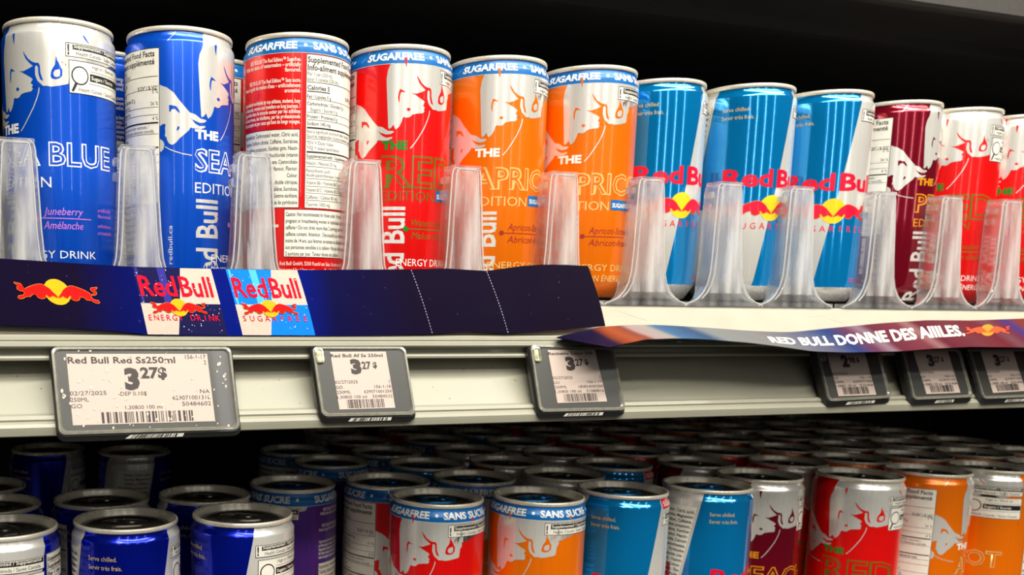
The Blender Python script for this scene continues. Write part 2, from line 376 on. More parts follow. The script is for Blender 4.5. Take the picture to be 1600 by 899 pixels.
def caution(lb, x0, base):
    P = 'caution_panel'; W = 43
    lb.add(P, 1, rect(x0, 18.9, x0+W, 44.1), CREAM); lb.add(P, 2, frame(x0, 18.9, x0+W, 44.1, .3), BLACK)
    lb.add(P, 1, rect(x0-.6, 44.1, x0+W, 45.0), base)
    L = ['Caution: Not recommended for those under 14 years,', 'pregnant or breastfeeding women or individuals sensitive to', 'caffeine • Do not drink more than 2 servings per day. High', 'caffeine content. Attention : Déconseillé aux enfants de', 'moins de 14 ans, aux femmes enceintes ou allaitantes et', 'aux personnes sensibles à la caféine • Ne pas boire plus de', '2 portions par jour. Teneur élevée en caféine.']
    for i, s in enumerate(L): lb.add(P, 2, text(s, x0+1, 40.4-i*3.45, 2.2, w=(W-2)*min(1, len(s)/58), bold=.01), BLACK, cut=False)
    for i, s in enumerate(['Red Bull GmbH, 5330 Fuschl am See, Austria/Autriche.', 'Imported by / Importée par : Red Bull Canada Ltd.']):
        lb.add(P, 2, text(s, x0-2, 14.6-i*3.4, 2.1, w=W), CREAM, cut=False)
    bx = x0-16; lb.add(P, 1, rect(bx, 6, bx+13, 36), CREAM)
    V, Fc = barcode(8, bx+1.5, 34, bx+11.5, 3); lb.add(P, 2, ([(b, a) for a, b in V], Fc), BLACK)

def outlined(lb, s, x, z, h, w, outc, base, layer=1, P='lettering', t=.036):
    lb.add(P, layer, text(s, x-.3, z, h, w+.6, bold=t), outc)
    lb.add(P, layer+1, text(s, x, z, h, w, bold=t-.044), base)
def edition(base, word, wordw, wordh, wordz, the, outc, flav, flavx, flavc, dotc, sf, name, smalltext=None, e_text=None, band=-19):
    lb = Label(); d = KD
    top = 0 if sf else 1
    P = 'bull_emblem'
    B = list(BULL)
    if top: B = [(11.5, 131.9), (9.5, 128)] + B[:-3] + [(125, 114), (150, 118), (152, 124), (146, 131.9)]
    lb.add(P, 1, poly(B), SILVER, deg=True)
    for p in (STAR, EAR, EYE, SPK, SPK2, RING): lb.add(P, 2, poly(p), base, deg=True)
    lb.add(P, 3, poly(RINGIN), SILVER, deg=True)
    V, Fc = strokeline([(a*d, b) for a, b in TAIL], .55); lb.add(P, 1, (V, Fc), SILVER)
    P = 'side_bull_emblem'
    lb.add(P, 1, poly(BULL2), SILVER, deg=True)
    for p in (EAR2, EYE2): lb.add(P, 2, poly(p), base, deg=True)
    lb.add(P, 1, poly(HOOK), SILVER, deg=True)
    V, Fc = strokeline([(a*d, b) for a, b in TAIL2], .5); lb.add(P, 1, (V, Fc), SILVER)
    P = 'lettering'
    lb.add(P, 1, text('THE', .2, 78.8, 4.5, w=27.5*d, bold=.05), the)
    outlined(lb, word, .8*d, wordz, wordh, wordw*d, outc, base)
    lb.add(P, 1, text('EDITION', 0.2, 51.2, 5.6, w=62*d, bold=-.002), e_text or outc)
    if sf:
        lb.add(P, 1, rect(65*d, 51.6, 101*d, 57.6), BAND); lb.add(P, 2, text('SUGARFREE', 67*d, 53.2, 2.6, w=31*d, bold=.03), WHITE)
    lb.add(P, 1, ell((flavx-6.5)*d, 36, 1.4, 1.4, 16), dotc); lb.add(P, 1, rect((flavx-6)*d, 35.7, (flavx+48)*d, 36.15), dotc)
    for i, s in enumerate(flav): lb.add(P, 1, text(s, flavx*d, 37.6 if i == 0 else 30.6, 4.0, w=len(s)*4.35*d, shear=.25), flavc)
    if smalltext:
        for i, s in enumerate(smalltext): lb.add(P, 1, text(s, (flavx+56)*d, (40.2, 37.2, 32.2, 28.6)[i], 2.0, w=20*d, shear=.2), flavc, cut=False)
    c = e_text if (e_text and name != 'red') else WHITE
    lb.add(P, 1, text('ENERGY DRINK', 19*d, 15.8, 4.1, w=(70 if len(word) < 5 else 88)*d, bold=-.004), c)
    lb.add(P, 1, text('BOISSON ÉNERGISANTE', 19*d, 9.6, 3.8, w=(96)*d, bold=-.004), c)
    lb.add(P, 1, text('Red Bull', 26.8*d, 1.5, 13.6, w=46.5, rot=True, bold=.02), SILVER)
    lb.add(P, 1, text('redbull.ca', -23*d, 14, 2.3, w=20, rot=True), SILVER)
    lb.add(P, 1, strokeline([(-27*d, 126.4), (-19*d, 131.5)], .3), SILVER)
    if sf: sugar_band(lb, band)
    supplement(lb, 66.3*d if sf else 78.3*d, not sf)
    if sf:
        pass
    nutrition(lb, -35.4*d, sf); ingredients(lb, base, sf, -120.5*d, word.title()); caution(lb, -136*d, base)
    return lb
def classic(base, sf, redband=False):
    """silver can with slanted coloured quarters; 0 degrees = centre of the sun"""
    lb = Label(); d = KD; g = lambda z: .36*(z-58)
    for o in (0, 180):
        P = 'colour_quarter'
        lb.add(P, 0, poly([((g(58)-102+o), 58), (g(58)+o, 58), (g(100)+o, 100), (g(131.9)+o, 131.9), (g(131.9)-102+o, 131.9), (g(100)-102+o, 100)]), base, deg=True)
        lb.add(P, 0, poly([(g(13)+o, 12.6), (g(13)+78+o, 12.6), (g(58)+78+o, 58), (g(58)+o, 58)]), base, deg=True)
        lb.add(P, 0, poly([(g(9.2)+o, 9.2), (g(9.2)+78+o, 9.2), (g(13)+78+o, 12.6), (g(13)+o, 12.6)]), base, deg=True)
        P = 'lettering'
        lb.add(P, 1, text('Red', (-61+o)*d, 71.3, 11, w=60*d, bold=.032), LOGORED)
        lb.add(P, 1, text('Bull', (5+o)*d, 71.3, 11, w=62*d, bold=.032), LOGORED)
        wd = 'SUGARFREE' if sf else 'ENERGY DRINK'
        n = len(wd)
        for i, ch in enumerate(wd):
            if ch != ' ': lb.add(P, 1, text(ch, ((i-(n-1)/2)*11*(9/n)+o)*d, 44.8, 4.1, align='C'), LOGORED)
        lb.add(P, 1, text('Serve chilled.', (-67+o)*d, 117.6, 2.6, w=32*d), PALE)
        lb.add(P, 1, text('Servir très frais.', (-67+o)*d, 112.8, 2.6, w=37*d), PALE)
        lb.add(P, 1, text('250 mL', (30+o)*d, 12.5, 3, w=20*d), LOGORED)
        for lay, sh, m in bull_logo(o*d, 58, 8.0): lb.add('bull_and_sun_emblem', 1+lay, sh, m)
    supplement(lb, 27*d, not sf)
    if redband:
        lb.add('red_neck_print', 1, rect(28*d, 125.6, 74*d, 131.8), LOGORED); lb.add('red_neck_print', 2, text('SUGARFREE', 31*d, 127, 3, w=38*d, bold=.03), CREAM)
    # ingredient list in the silver quarter on the other side
    P = 'ingredients_panel'
    L = ['Water, Citric acid,', 'Taurine, Magnesium', 'Sodium, Caffeine,', 'Acesulfame potassium,', 'Sucralose, Xanthan', 'gum, Inositol, Niacin-', 'amide, Calcium', 'pantothenate,', 'Pyridoxine', 'hydrochloride (vit-', 'amin B6), Vitamin', 'B12, Colour.', 'Ingrédients : Eau', 'gazéifiée, Acide', 'citrique, Taurine', 'Citrate de sodium', 'Caféine, Arômes']
    for o in (0, 180):
        if o == 0 : continue
        x1 = lambda z: (g(z)-104+360)*d
        a = 219*d if False else (x1(60)-19)
        lb.add(P, 1, poly([(x1(122)-27, 122.5), (x1(60)-27, 60), (x1(60), 60), (x1(122.5), 122.5)]), CREAM)
        for i, s in enumerate(L):
            z = 118-i*3.4; lb.add(P, 2, text(s, x1(z)-1.2, z, 2.2, w=min(24, len(s)*1.12), align='R', bold=.02), BLACK, cut=False)
        for za in (0,):
            lb.add(P, 2, strokeline([(x1(60)-.4, 60), (x1(122.5)-.4, 122.5)], .25), BLACK)
    # facts column in the silver quarter beside the warning label
    x0 = 104*d; lb.add('nutrition_panel', 0, rect(x0, 62, x0+19, 122.8), CREAM); lb.add('nutrition_panel', 2, frame(x0, 62, x0+19, 122.8, .3), BLACK)
    for i, s in enumerate(['Supplemented', 'Supplémenté', 'Per 1 can', 'pour 1 canette', 'Calories 110', 'Fat 0 g', 'Carbohydrate', 'Sugars 26 g', 'Protein 0 g', 'Sodium', 'Niacin', 'Vitamin B6', 'Caffeine', 'Taurine']):
        lb.add('nutrition_panel', 2, text(s, x0+.8, 118.6-i*4, 2.3, w=min(17, len(s)*1.4), bold=.02), BLACK, cut=False)
        lb.add('nutrition_panel', 2, rect(x0+.6, 117.4-i*4, x0+18.4, 117.6-i*4), BLACK)
    return lb

DES = {
 'sea_blue': (BLUE, 0, edition(BLUE, 'SEA BLUE', 128, 11.6, 62.4, WHITE, WHITE, ['Juneberry', 'Amélanche'], 54, PINK, PINK, False, 'sea', ['artificially', 'flavoured', 'artificiellement', 'aromatisée'], e_text=WHITE)),
 'red_sf': (RED, 1, edition(RED, 'RED', 98, 17, 58.8, GREEN, OLIVE, ['Watermelon', "Melon d'eau"], 34.8, OLIVE, GREEN, True, 'red')),
 'red_sf_back': (RED, 1, edition(RED, 'RED', 98, 17, 58.8, GREEN, OLIVE, ['Watermelon', "Melon d'eau"], 34.8, OLIVE, GREEN, True, 'red', band=-7.4)),
 'apricot_sf': (ORANGE, 1, edition(ORANGE, 'APRICOT', 131, 12.2, 60.8, WHITE, PALE, ['Apricot-Strawberry', 'Abricot-fraise'], 40, BROWN, BROWN, True, 'apr', e_text=PALE)),
 'peach': (MAROON, 0, edition(MAROON, 'PEACH', 110, 12.2, 61, GOLD, GOLD, ['Peach-Nectarine', 'Pêche-nectarine'], 40, GOLD, GOLD, False, 'peach', e_text=GOLD)),
 'red': (RED, 0, edition(RED, 'RED', 98, 17, 58.8, GREEN, OLIVE, ['Watermelon', "Melon d'eau"], 34.8, OLIVE, GREEN, False, 'red', e_text=OLIVE)),
 'apricot': (ORANGE, 0, edition(ORANGE, 'APRICOT', 131, 12.2, 60.8, WHITE, PALE, ['Apricot-Strawberry', 'Abricot-fraise'], 40, BROWN, BROWN, False, 'apr', e_text=PALE)),
 'purple_sf': (PURPLE, 1, edition(PURPLE, 'PURPLE', 120, 12.2, 61, WHITE, WHITE, ['Sugarplum', 'Dragée'], 40, WHITE, WHITE, True, 'pur', e_text=WHITE)),
 'classic': (SILVER, 0, classic(NAVY, False)),
 'classic_sf': (SILVER, 1, classic(SKY, True)),
 'classic_sf_red': (SILVER, 1, classic(SKY, True, True)),
}
DES = {k: (v[0], v[1], v[2].build()) for k, v in DES.items()}
KINDN = {'sea_blue': 'bright blue', 'red_sf': 'red blue-banded sugarfree', 'apricot_sf': 'orange blue-banded sugarfree', 'peach': 'maroon', 'red': 'red and silver', 'apricot': 'orange', 'purple_sf': 'purple blue-banded sugarfree', 'classic': 'dark blue and silver', 'classic_sf': 'light blue and silver', 'classic_sf_red': 'light blue and silver red-necked'}
def can(design, x, y, z, rot, label, group, tabrot=None):
    body, tb, parts = DES[design]
    r = empty('drink_can', (x, y, z), math.radians(rot)); tag(r, label, 'can', group)
    link('body', body_mesh(body), r); link('rim', RIMM, r); li = link('lid', LIDM, r)
    t = link('pull_tab', TABM[tb], r); t.rotation_euler.z = math.radians((tabrot if tabrot is not None else random.uniform(0, 360))-rot)
    for n, me in parts: link(n, me, r)
    return r

# ---------------------------------------------------------------- shelving
CREAMP = mat('cream_painted_steel', (172, 164, 146), 0, .4, .1, nscale=60, noise=.05)
CREAMR = mat('cream_price_rail_plastic', (158, 156, 138), 0, .45, .1, nscale=40, noise=.05, stretch=1)
DARKM = mat('dark_painted_steel', (62, 60, 60), 0, .45, nscale=20)
BLACKM = mat('black_back_panel', (9, 9, 9), 0, .7, nscale=20)
def extrude_x(name, prof, x0, x1, m, parent=None, closed=True):
    n = len(prof); V = [(x0, y, z) for y, z in prof]+[(x1, y, z) for y, z in prof]
    Fc = [(i, (i+1) % n, n+(i+1) % n, n+i) for i in range(n)]
    Fc += [tuple(range(n))[::-1], tuple(range(n, 2*n))]
    o = link(name, mesh(name, V, Fc, m), parent)
    bm = bmesh.new(); bm.from_mesh(o.data); bmesh.ops.recalc_face_normals(bm, faces=bm.faces); bm.to_mesh(o.data); bm.free()
    return o
X0, X1 = -330, 1150
sh = tag(empty('store_shelf', (0, 0, 0)), 'white steel shelf with price rail carrying the upper row of cans', 'shelf')
extrude_x('shelf_deck', [(-10, -5.2), (428, -5.2), (428, -16), (-10, -16)], X0, X1, DARKM, sh)
extrude_x('front_lip', [(-14, -4.6), (-14.5, -5.4), (-31.5, -20.6), (-31, -22.6), (-12, -20), (-11, -5)], X0, X1, CREAMP, sh)
rail = extrude_x('price_rail', [(-30, -21.6), (-33.6, -21.8), (-34.6, -22.6), (-35, -24.3), (-34.6, -24.8), (-35.4, -25.4), (-35.8, -27.2), (-35, -28), (-32, -28.4), (-30.5, -29.6), (-30.8, -31.4), (-33.4, -32.0), (-33.9, -32.9), (-33.6, -34), (-20.5, -34.6), (-20.8, -36.2), (-39, -58.8), (-43.6, -59.3), (-44.6, -61), (-44.2, -62), (-45.8, -63), (-46.6, -64.5), (-46.4, -66), (-46.0, -68.4), (-42, -69.4), (-28, -66), (-18, -30), (-26, -22)], X0, X1, CREAMR, sh)
# dirt specks on the rail
V = []; Fc = []
def rail_y(z): return -20.8-(-36.2-z)*.805
for i in range(90):
    x = random.uniform(-60, 330); z = random.uniform(-57, -38); r = random.uniform(.15, .42); y = rail_y(z)-.12; n = len(V)
    for k in range(6):
        a = k*math.pi/3+random.random()*.4; V.append((x+r*math.cos(a)*random.uniform(.7, 1.3), y+.805*r*math.sin(a), z+r*math.sin(a)))
    Fc.append(tuple(range(n, n+6)))
tag(link('dirt_specks', mesh('dirt_specks', V, Fc, mat('brown_dirt', (120, 95, 70), 0, .8)), sh), kind='stuff')
# two faint scuff curves on the lip at the right
for pts in ([(945,488),(955,484),(968,486),(985,493),(1012,501)], [(1242,505),(1262,495),(1285,492),(1300,500),(1318,505)]):
    P3 = [at(x, y, -14.5, 17/15.2*1.0, -5.4)+Vector((0, -.15, .15)) for x, y in pts]
    V = []; Fc = []
    for i, p in enumerate(P3): V += [p+Vector((0, -.12, -.12)), p+Vector((0, .12, .12))]
    Fc = [(2*i, 2*i+1, 2*i+3, 2*i+2) for i in range(len(P3)-1)]
    link('scuff_mark', mesh('scuff_mark', V, Fc, mat('tan_scuff', (208, 192, 160), 0, .6)), sh)
lo_sh = tag(empty('store_shelf', (0, 0, -258.3)), 'lower steel shelf under the bottom rows of cans', 'shelf')
extrude_x('shelf_deck', [(-30, -.1), (428, -.1), (428, -14), (-30, -14)], X0, X1, CREAMP, lo_sh)
extrude_x('price_rail', [(-30, 0), (-36, -2), (-44, -42), (-40, -44), (-30, -14)], X0, X1, CREAMR, lo_sh)
top = tag(empty('store_shelf', (0, 0, 195)), 'dark steel shelf overhead above the upper cans', 'shelf')
extrude_x('shelf_underside', [(17, 8), (428, 8), (428, 18), (17, 18)], X0, X1, DARKM, top)
extrude_x('front_channel', [(6, 40), (5, 2), (7, 0), (14, 0), (17, 2), (18, 40)], X0, X1, mat('grey_shelf_edge', (70, 67, 64), 0, .45), top)
extrude_x('support_channel', [(82, 8), (84, 1), (90, 0), (176, -3), (182, 8)], X0, X1, DARKM, top)
back = extrude_x('wall_back', [(430, -420), (430, 420), (445, 420), (445, -420)], X0-40, X1+40, BLACKM); tag(back, 'black back panel of the shelving', kind='structure')
sidep = [('wall_left', X0-12), ('wall_right', X1)]
for n, x in sidep:
    tag(extrude_x(n, [(-5, -420), (-5, 420), (430, 420), (430, -420)], x, x+12, BLACKM), 'black end panel of the shelving', kind='structure')

# ---------------------------------------------------------------- clear dividers
def clear_mat(name, lo, hi, mixg):
    m = bpy.data.materials.new(name); m.use_nodes = True; nt = m.node_tree; N = nt.nodes; L = nt.links
    out = N['Material Output']; b = N['Principled BSDF']
    b.inputs['Transmission Weight'].default_value = 1; b.inputs['IOR'].default_value = 1.45; b.inputs['Roughness'].default_value = .03
    b.inputs['Base Color'].default_value = (.97, .98, 1, 1)
    tr = N.new('ShaderNodeBsdfTransparent'); tr.inputs[0].default_value = (.96, .97, .98, 1)
    mx = N.new('ShaderNodeMixShader'); mx.inputs[0].default_value = mixg
    L.new(tr.outputs[0], mx.inputs[1]); L.new(b.outputs[0], mx.inputs[2])
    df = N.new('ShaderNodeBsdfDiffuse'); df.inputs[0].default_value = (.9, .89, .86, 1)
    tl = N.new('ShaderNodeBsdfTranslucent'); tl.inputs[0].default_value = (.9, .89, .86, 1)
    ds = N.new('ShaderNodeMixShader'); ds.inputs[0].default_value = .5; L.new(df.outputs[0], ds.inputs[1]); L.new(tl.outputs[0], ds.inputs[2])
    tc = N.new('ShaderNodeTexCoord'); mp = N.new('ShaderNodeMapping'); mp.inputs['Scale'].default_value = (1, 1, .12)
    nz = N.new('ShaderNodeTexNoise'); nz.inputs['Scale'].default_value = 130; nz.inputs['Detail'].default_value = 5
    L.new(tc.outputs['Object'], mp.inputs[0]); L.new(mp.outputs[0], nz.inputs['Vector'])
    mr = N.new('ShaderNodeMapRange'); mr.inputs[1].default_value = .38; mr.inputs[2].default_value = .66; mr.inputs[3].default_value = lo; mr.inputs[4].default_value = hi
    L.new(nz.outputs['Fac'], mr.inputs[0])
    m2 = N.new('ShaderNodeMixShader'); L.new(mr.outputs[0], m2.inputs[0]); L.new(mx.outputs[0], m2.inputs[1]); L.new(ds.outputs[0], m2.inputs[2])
    L.new(m2.outputs[0], out.inputs[0])
    bp = N.new('ShaderNodeBump'); bp.inputs['Strength'].default_value = .25; bp.inputs['Distance'].default_value = .0006
    n2 = N.new('ShaderNodeTexNoise'); n2.inputs['Scale'].default_value = 120; L.new(mp.outputs[0], n2.inputs['Vector']); L.new(n2.outputs['Fac'], bp.inputs['Height']); L.new(bp.outputs[0], b.inputs['Normal'])
    return m
CLEAR = clear_mat('clear_plastic', .03, .2, .6); FRONTGLOW = clear_mat('clear_plastic_painted_glow', .12, .85, .75); EDGE = clear_mat('clear_plastic_edge_highlight', .45, .8, .8)  # post front whitened in streaks: glow of light inside the plastic, as colour
WP = [(-4.2, 29.5), (-3.0, 28.5), (-1.6, 24), (.5, 20), (4, 16.5), (9, 13.6), (16, 11.8), (28, 10.8), (45, 10.0), (58, 9.3), (66, 8.8), (68.6, 8.2), (69.8, 7.0)]
def divider_meshes():
    """hollow post: front wall flaring at its foot into the tray front, two side walls and a centre rib"""
    def yf(z): return -13.2-(70-max(z, 0))*.035
    V = []; Fc = []; T = 2.0
    nz_ = len(WP)
    # closed shell, section = U open at the back
    for z, hw in WP:
        d = 13 if z > 12 else 13*max(.12, (z+4.2)/16.2)**.6
        f = yf(z); c = min(2.2, hw*.3)
        inner = min(T, hw*.4)
        sec = [(-hw, f+d), (-hw, f+c), (-hw+c, f), (hw-c, f), (hw, f+c), (hw, f+d), (hw-inner, f+d), (hw-inner, f+T), (-hw+inner, f+T), (-hw+inner, f+d)]
        V += [(x, y, z) for x, y in sec]
    n = 10
    for j in range(nz_-1):
        for i in range(n):
            k = (i+1) % n; Fc.append((j*n+i, j*n+k, (j+1)*n+k, (j+1)*n+i))
    Fc.append(tuple(range(n))[::-1]); Fc.append(tuple(range((nz_-1)*n, nz_*n)))
    post = mesh('post', V, Fc, [CLEAR, FRONTGLOW])
    bm = bmesh.new(); bm.from_mesh(post); bmesh.ops.recalc_face_normals(bm, faces=bm.faces)
    es = [e for e in bm.edges if len(e.link_faces) == 2 and e.calc_face_angle(0) > .6]
    bmesh.ops.bevel(bm, geom=es, offset=.0004, segments=2, affect='EDGES', clamp_overlap=True)
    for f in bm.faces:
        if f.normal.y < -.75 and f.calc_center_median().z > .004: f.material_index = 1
    bm.to_mesh(post); bm.free(); post.polygons.foreach_set('use_smooth', [True]*len(post.polygons)); post.set_sharp_from_angle(angle=math.radians(40))
    def boxes(name, L):
        V = []; Fc = []
        for x0, x1, y0, y1, z0, z1 in L:
            n = len(V); V += [(x, y, z) for z in (z0, z1) for y in (y0, y1) for x in (x0, x1)]
            Fc += [tuple(n+i for i in f) for f in ((0, 2, 3, 1), (4, 5, 7, 6), (0, 1, 5, 4), (2, 6, 7, 3), (0, 4, 6, 2), (1, 3, 7, 5))]
        me = mesh(name, V, Fc, CLEAR); bm = bmesh.new(); bm.from_mesh(me)
        bmesh.ops.bevel(bm, geom=bm.edges[:], offset=.0003, segments=2, affect='EDGES'); bm.to_mesh(me); bm.free(); return me
    # whitish tubes along the post's front edges: painted highlights where edges catch light
    c = bpy.data.curves.new('edge_highlight', 'CURVE'); c.dimensions = '3D'; c.bevel_depth = .00042; c.bevel_resolution = 1
    path = [(-hw, yf(z)+1.0, z) for z, hw in WP] + [(hw, yf(z)+1.0, z) for z, hw in WP[::-1]]
    for off, dy in ((0, 0), (2.2, -1.0)):
        sp = c.splines.new('POLY'); pp = [p for p in path if off == 0 or p[2] > 0]
        sp.points.add(len(pp)-1)
        for q_, (x, y, z) in zip(sp.points, pp): q_.co = ((x-math.copysign(off, x))*MM, (y+dy)*MM, (z-(.8 if off and z > 69 else 0))*MM, 1)
    ob = bpy.data.objects.new('tmp', c); COL.objects.link(ob)
    highlight = bpy.data.meshes.new_from_object(ob.evaluated_get(bpy.context.evaluated_depsgraph_get())); bpy.data.objects.remove(ob)
    highlight.materials.clear(); highlight.materials.append(EDGE); highlight.name = 'edge_highlight'; highlight.polygons.foreach_set('use_smooth', [True]*len(highlight.polygons))
    top = boxes('post_cap', [(-8.6, 8.6, -13.4, -1.2, 69.0, 71.2)])
    clip = boxes('side_clip', [(-11.8, -9.2, -10.5, -3.5, 61.5, 65), (-12, -9.4, -9, -3.5, 54, 58)])
    rib = boxes('centre_rib', [(-.9, .9, -11.4, -6.5, 4, 66)])
    base = boxes('tray_base', [(-30.4, 30.4, -14.8, -8.4, -4.6, -1.6)])
    return [('post', post), ('edge_highlight', highlight), ('post_cap', top), ('side_clip', clip), ('centre_rib', rib), ('tray_base', base)]
DV = divider_meshes()
PX = [(-25.9), 31.6, 90.8, 151.2, 210.8, 272.4, 331.4, 387.8, 442.8, 510.1, 568.0, 622.5, 682]
neigh = ['at the far left edge of the shelf', 'between the two bright blue cans', 'between the second blue can and the first red can', 'between the two blue-banded red cans', 'between the red bull-side can and the first orange can', 'between the two orange cans', 'between the second orange can and the first light blue can', 'between the first and second light blue cans', 'between the second and third light blue cans', 'between the third light blue can and the maroon can', 'between the maroon can and the first red and silver can', 'between the last two red and silver cans', 'past the last red can at the frame edge']
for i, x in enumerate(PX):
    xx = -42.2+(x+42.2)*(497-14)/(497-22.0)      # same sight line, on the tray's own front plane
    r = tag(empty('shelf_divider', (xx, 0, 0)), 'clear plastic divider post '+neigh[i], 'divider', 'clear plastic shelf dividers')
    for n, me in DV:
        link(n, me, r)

# ---------------------------------------------------------------- upper cans
UP = [
 ('sea_blue', -.9, 38.4, -76.5, 'bright blue can at the far left of the upper shelf, bull over long outlined word'),
 ('sea_blue', 62.5, 31.3, 3.6, 'bright blue can turned to show its facts table beside the bull, second from left above'),
 ('red_sf_back', 125.9, 20.9, 106.6, 'red can with blue top band turned to its ingredients and facts panels'),
 ('red_sf', 188.2, 22.1, -41.4, 'red can with blue top band and green lettering, bull facing out, upper shelf'),
 ('apricot_sf', 251.5, 23.1, -51, 'left one of the two orange cans on the upper shelf'),
 ('apricot_sf', 314.1, 22.9, -65, 'right one of the two orange cans on the upper shelf'),
 ('classic_sf', 375.2, 34.9, -.6, 'light blue can directly right of the orange cans, set back a little'),
 ('classic_sf', 436.9, 25.5, -2.7, 'middle one of the three light blue cans on the upper shelf'),
 ('classic_sf', 497.3, 21.5, -25.2, 'light blue can with a silver right half, beside the maroon can on the upper shelf'),
 ('peach', 567.2, 28.6, -13.8, 'maroon can with gold lettering on the upper shelf'),
 ('red', 627.1, 30.7, -84, 'red and silver can right of the maroon can on the upper shelf'),
 ('red', 688.5, 32, -75, 'red and silver can cut by the right frame edge on the upper shelf'),
]
for d, x, y, r, lb in UP: can(d, x, y, 0, r, lb, 'cans on the upper shelf')
can('sea_blue', 27, 93, 0, 140, 'blue can in the second row, glimpsed between the two front blue cans', 'cans behind the upper front row')
can('red_sf', 92, 86, 0, 60, 'blue-banded can in the second row, glimpsed left of the red ingredients can', 'cans behind the upper front row')

# ---------------------------------------------------------------- lower cans
ZL = -258.234
LOW = [
 ('classic', -36.7, 13.5, -59, 20, 'silver side of a dark blue can cut by the left edge, lower front row'),
 ('classic', 28.3, 14.1, 17.5, 80, 'dark blue can with small serve chilled text, lower front row'),
 ('classic', 94, 11.6, -28, 60, 'half dark blue, half silver can with warning label, lower front row'),
 ('red_sf', 224.4, 27.7, -79.3, 70, 'red and silver can with a blue top band, bull head showing, lower front row'),
 ('apricot_sf', 289.5, 16.4, -89.8, 85, 'orange and silver can with a blue top band, lower front row'),
 ('classic_sf_red', 355.9, 20.5, -8, 75, 'light blue can with a red patch at its neck, lower front row'),
 ('classic_sf', 424.2, 21, 31, 90, 'light blue can with ingredient list on its silver left, lower front row'),
 ('peach', 489.6, 42.4, -65.3, 110, 'maroon and silver can with magnifier label, lower row'),
 ('red', 566.1, 27, -87, 95, 'red can with green lettering and magnifier label, lower front row'),
 ('apricot', 635.2, 29.1, -2.3, 100, 'orange can showing its facts table and a grey bull, lower front row'),
 ('apricot', 700, 28.2, -162, 100, 'orange can with warning label and silver neck, lower right corner'),
 ('red_sf', 761, 26, 30, 100, 'can past the lower right corner, only its rim in the picture'),
 ('purple_sf', 150.2, 93.1, -149.5, 80, 'purple can with a blue top band, lower shelf'),
 ('red_sf', 217.3, 82, -2.6, 75, 'blue-banded can with a white facts table behind the red lower front can'),
 ('classic', 22.6, 67.6, 170, 95, 'dark blue can directly behind the one with serve chilled text'),
 ('classic', 86.3, 63.5, 10, 75, 'dark blue can directly behind the half silver front can'),
 ('classic', -42.1, 71.6, 60, 90, 'can rim at the left edge, second row of the lower shelf'),
 ('classic', -48, 127, 60, 90, 'dim can rim at the left edge, third row of the lower shelf'),
 ('apricot_sf', 280.7, 84, -40, 80, 'blue-banded can behind and between the red and orange lower front cans'),
 ('peach', 350.6, 77.6, -110, 95, 'maroon and silver can behind the orange lower front can'),
 ('classic_sf_red', 413.9, 109, -12, 85, 'light blue can with red neck patch, third row of the lower shelf'),
 ('peach', 484.6, 100.4, -70, 85, 'maroon can with a silver glint behind the light blue lower front can'),
 ('red', 560, 84, -70, 85, 'red can directly behind the red lower front can'),
 ('apricot', 625.5, 87, 30, 95, 'orange can directly behind the facts-table orange lower can'),
 ('apricot', 692, 87, 40, 95, 'orange can directly behind the lower right corner can'),
 ('apricot', 759, 82, 40, 95, 'can rim at the right edge, second row of the lower shelf'),
 ('purple_sf', 206.3, 170.3, -170, 80, 'dim blue-banded can alone in the dark behind the purple can'),
 ('red_sf', 196, 229, 20, 80, 'dim red can farthest back behind the purple can'),
 ('classic', 69, 254, 100, 80, 'dim silver can standing back in the dark under the large price tag'),
 ('classic', 3.1, 282, 0, 80, 'dim dark blue can deep in the dark at the left'),
 ('classic_sf', 273, 140.4, -20, 80, 'dim can with a blue side, third row behind the red lower front can'),
 ('peach', 340.5, 128.9, -60, 80, 'dim maroon can, third row behind the orange lower front can'),
]
PLACED = []
def clear_of(x, y):
    for _ in range(40):
        hit = False
        for a, b in PLACED:
            dd = math.hypot(x-a, y-b)
            if dd < 59.6: x, y = a+(x-a)/dd*59.7, b+(y-b)/dd*59.7; hit = True
        if not hit: break
    PLACED.append((x, y)); return x, y
for d, x, y, r, t, lb in LOW:
    x, y = clear_of(x, y); can(d, x, y, ZL, r, lb, 'cans on the lower shelf', t)
lanes = [(268, 205, 7, 'red_sf'), (338, 187, 7, 'apricot_sf'), (404, 165, 7, 'classic_sf'), (474, 158, 7, 'peach'), (549, 142, 7, 'red'), (617, 144, 7, 'apricot'), (684, 145, 7, 'apricot'), (752, 141, 7, 'peach'), (818, 80, 8, 'red')]
ORD = ['fourth', 'fifth', 'sixth', 'seventh', 'eighth', 'ninth', 'tenth', 'eleventh']
LN = ['the gap between the red and orange lower front cans', 'the orange blue-banded lower front can', 'the red-necked light blue lower front can', 'the ingredient-list light blue lower can', 'the maroon lower can', 'the red magnifier-label lower can', 'the facts-table orange lower can', 'the lower right corner can', 'the can past the lower right corner']
for (x, y, n, d), ln in zip(lanes, LN):
    for k in range(n):
        if y > 372: break
        px_, py_ = clear_of(x+random.uniform(-2, 2), y); y = py_
        can(random.choice(['peach', 'red', d, d]), px_, py_, ZL, random.uniform(0, 360), 'dim can, '+ORD[k]+' row back behind '+ln, 'dim cans at the back of the lower shelf')
        y += 61.5

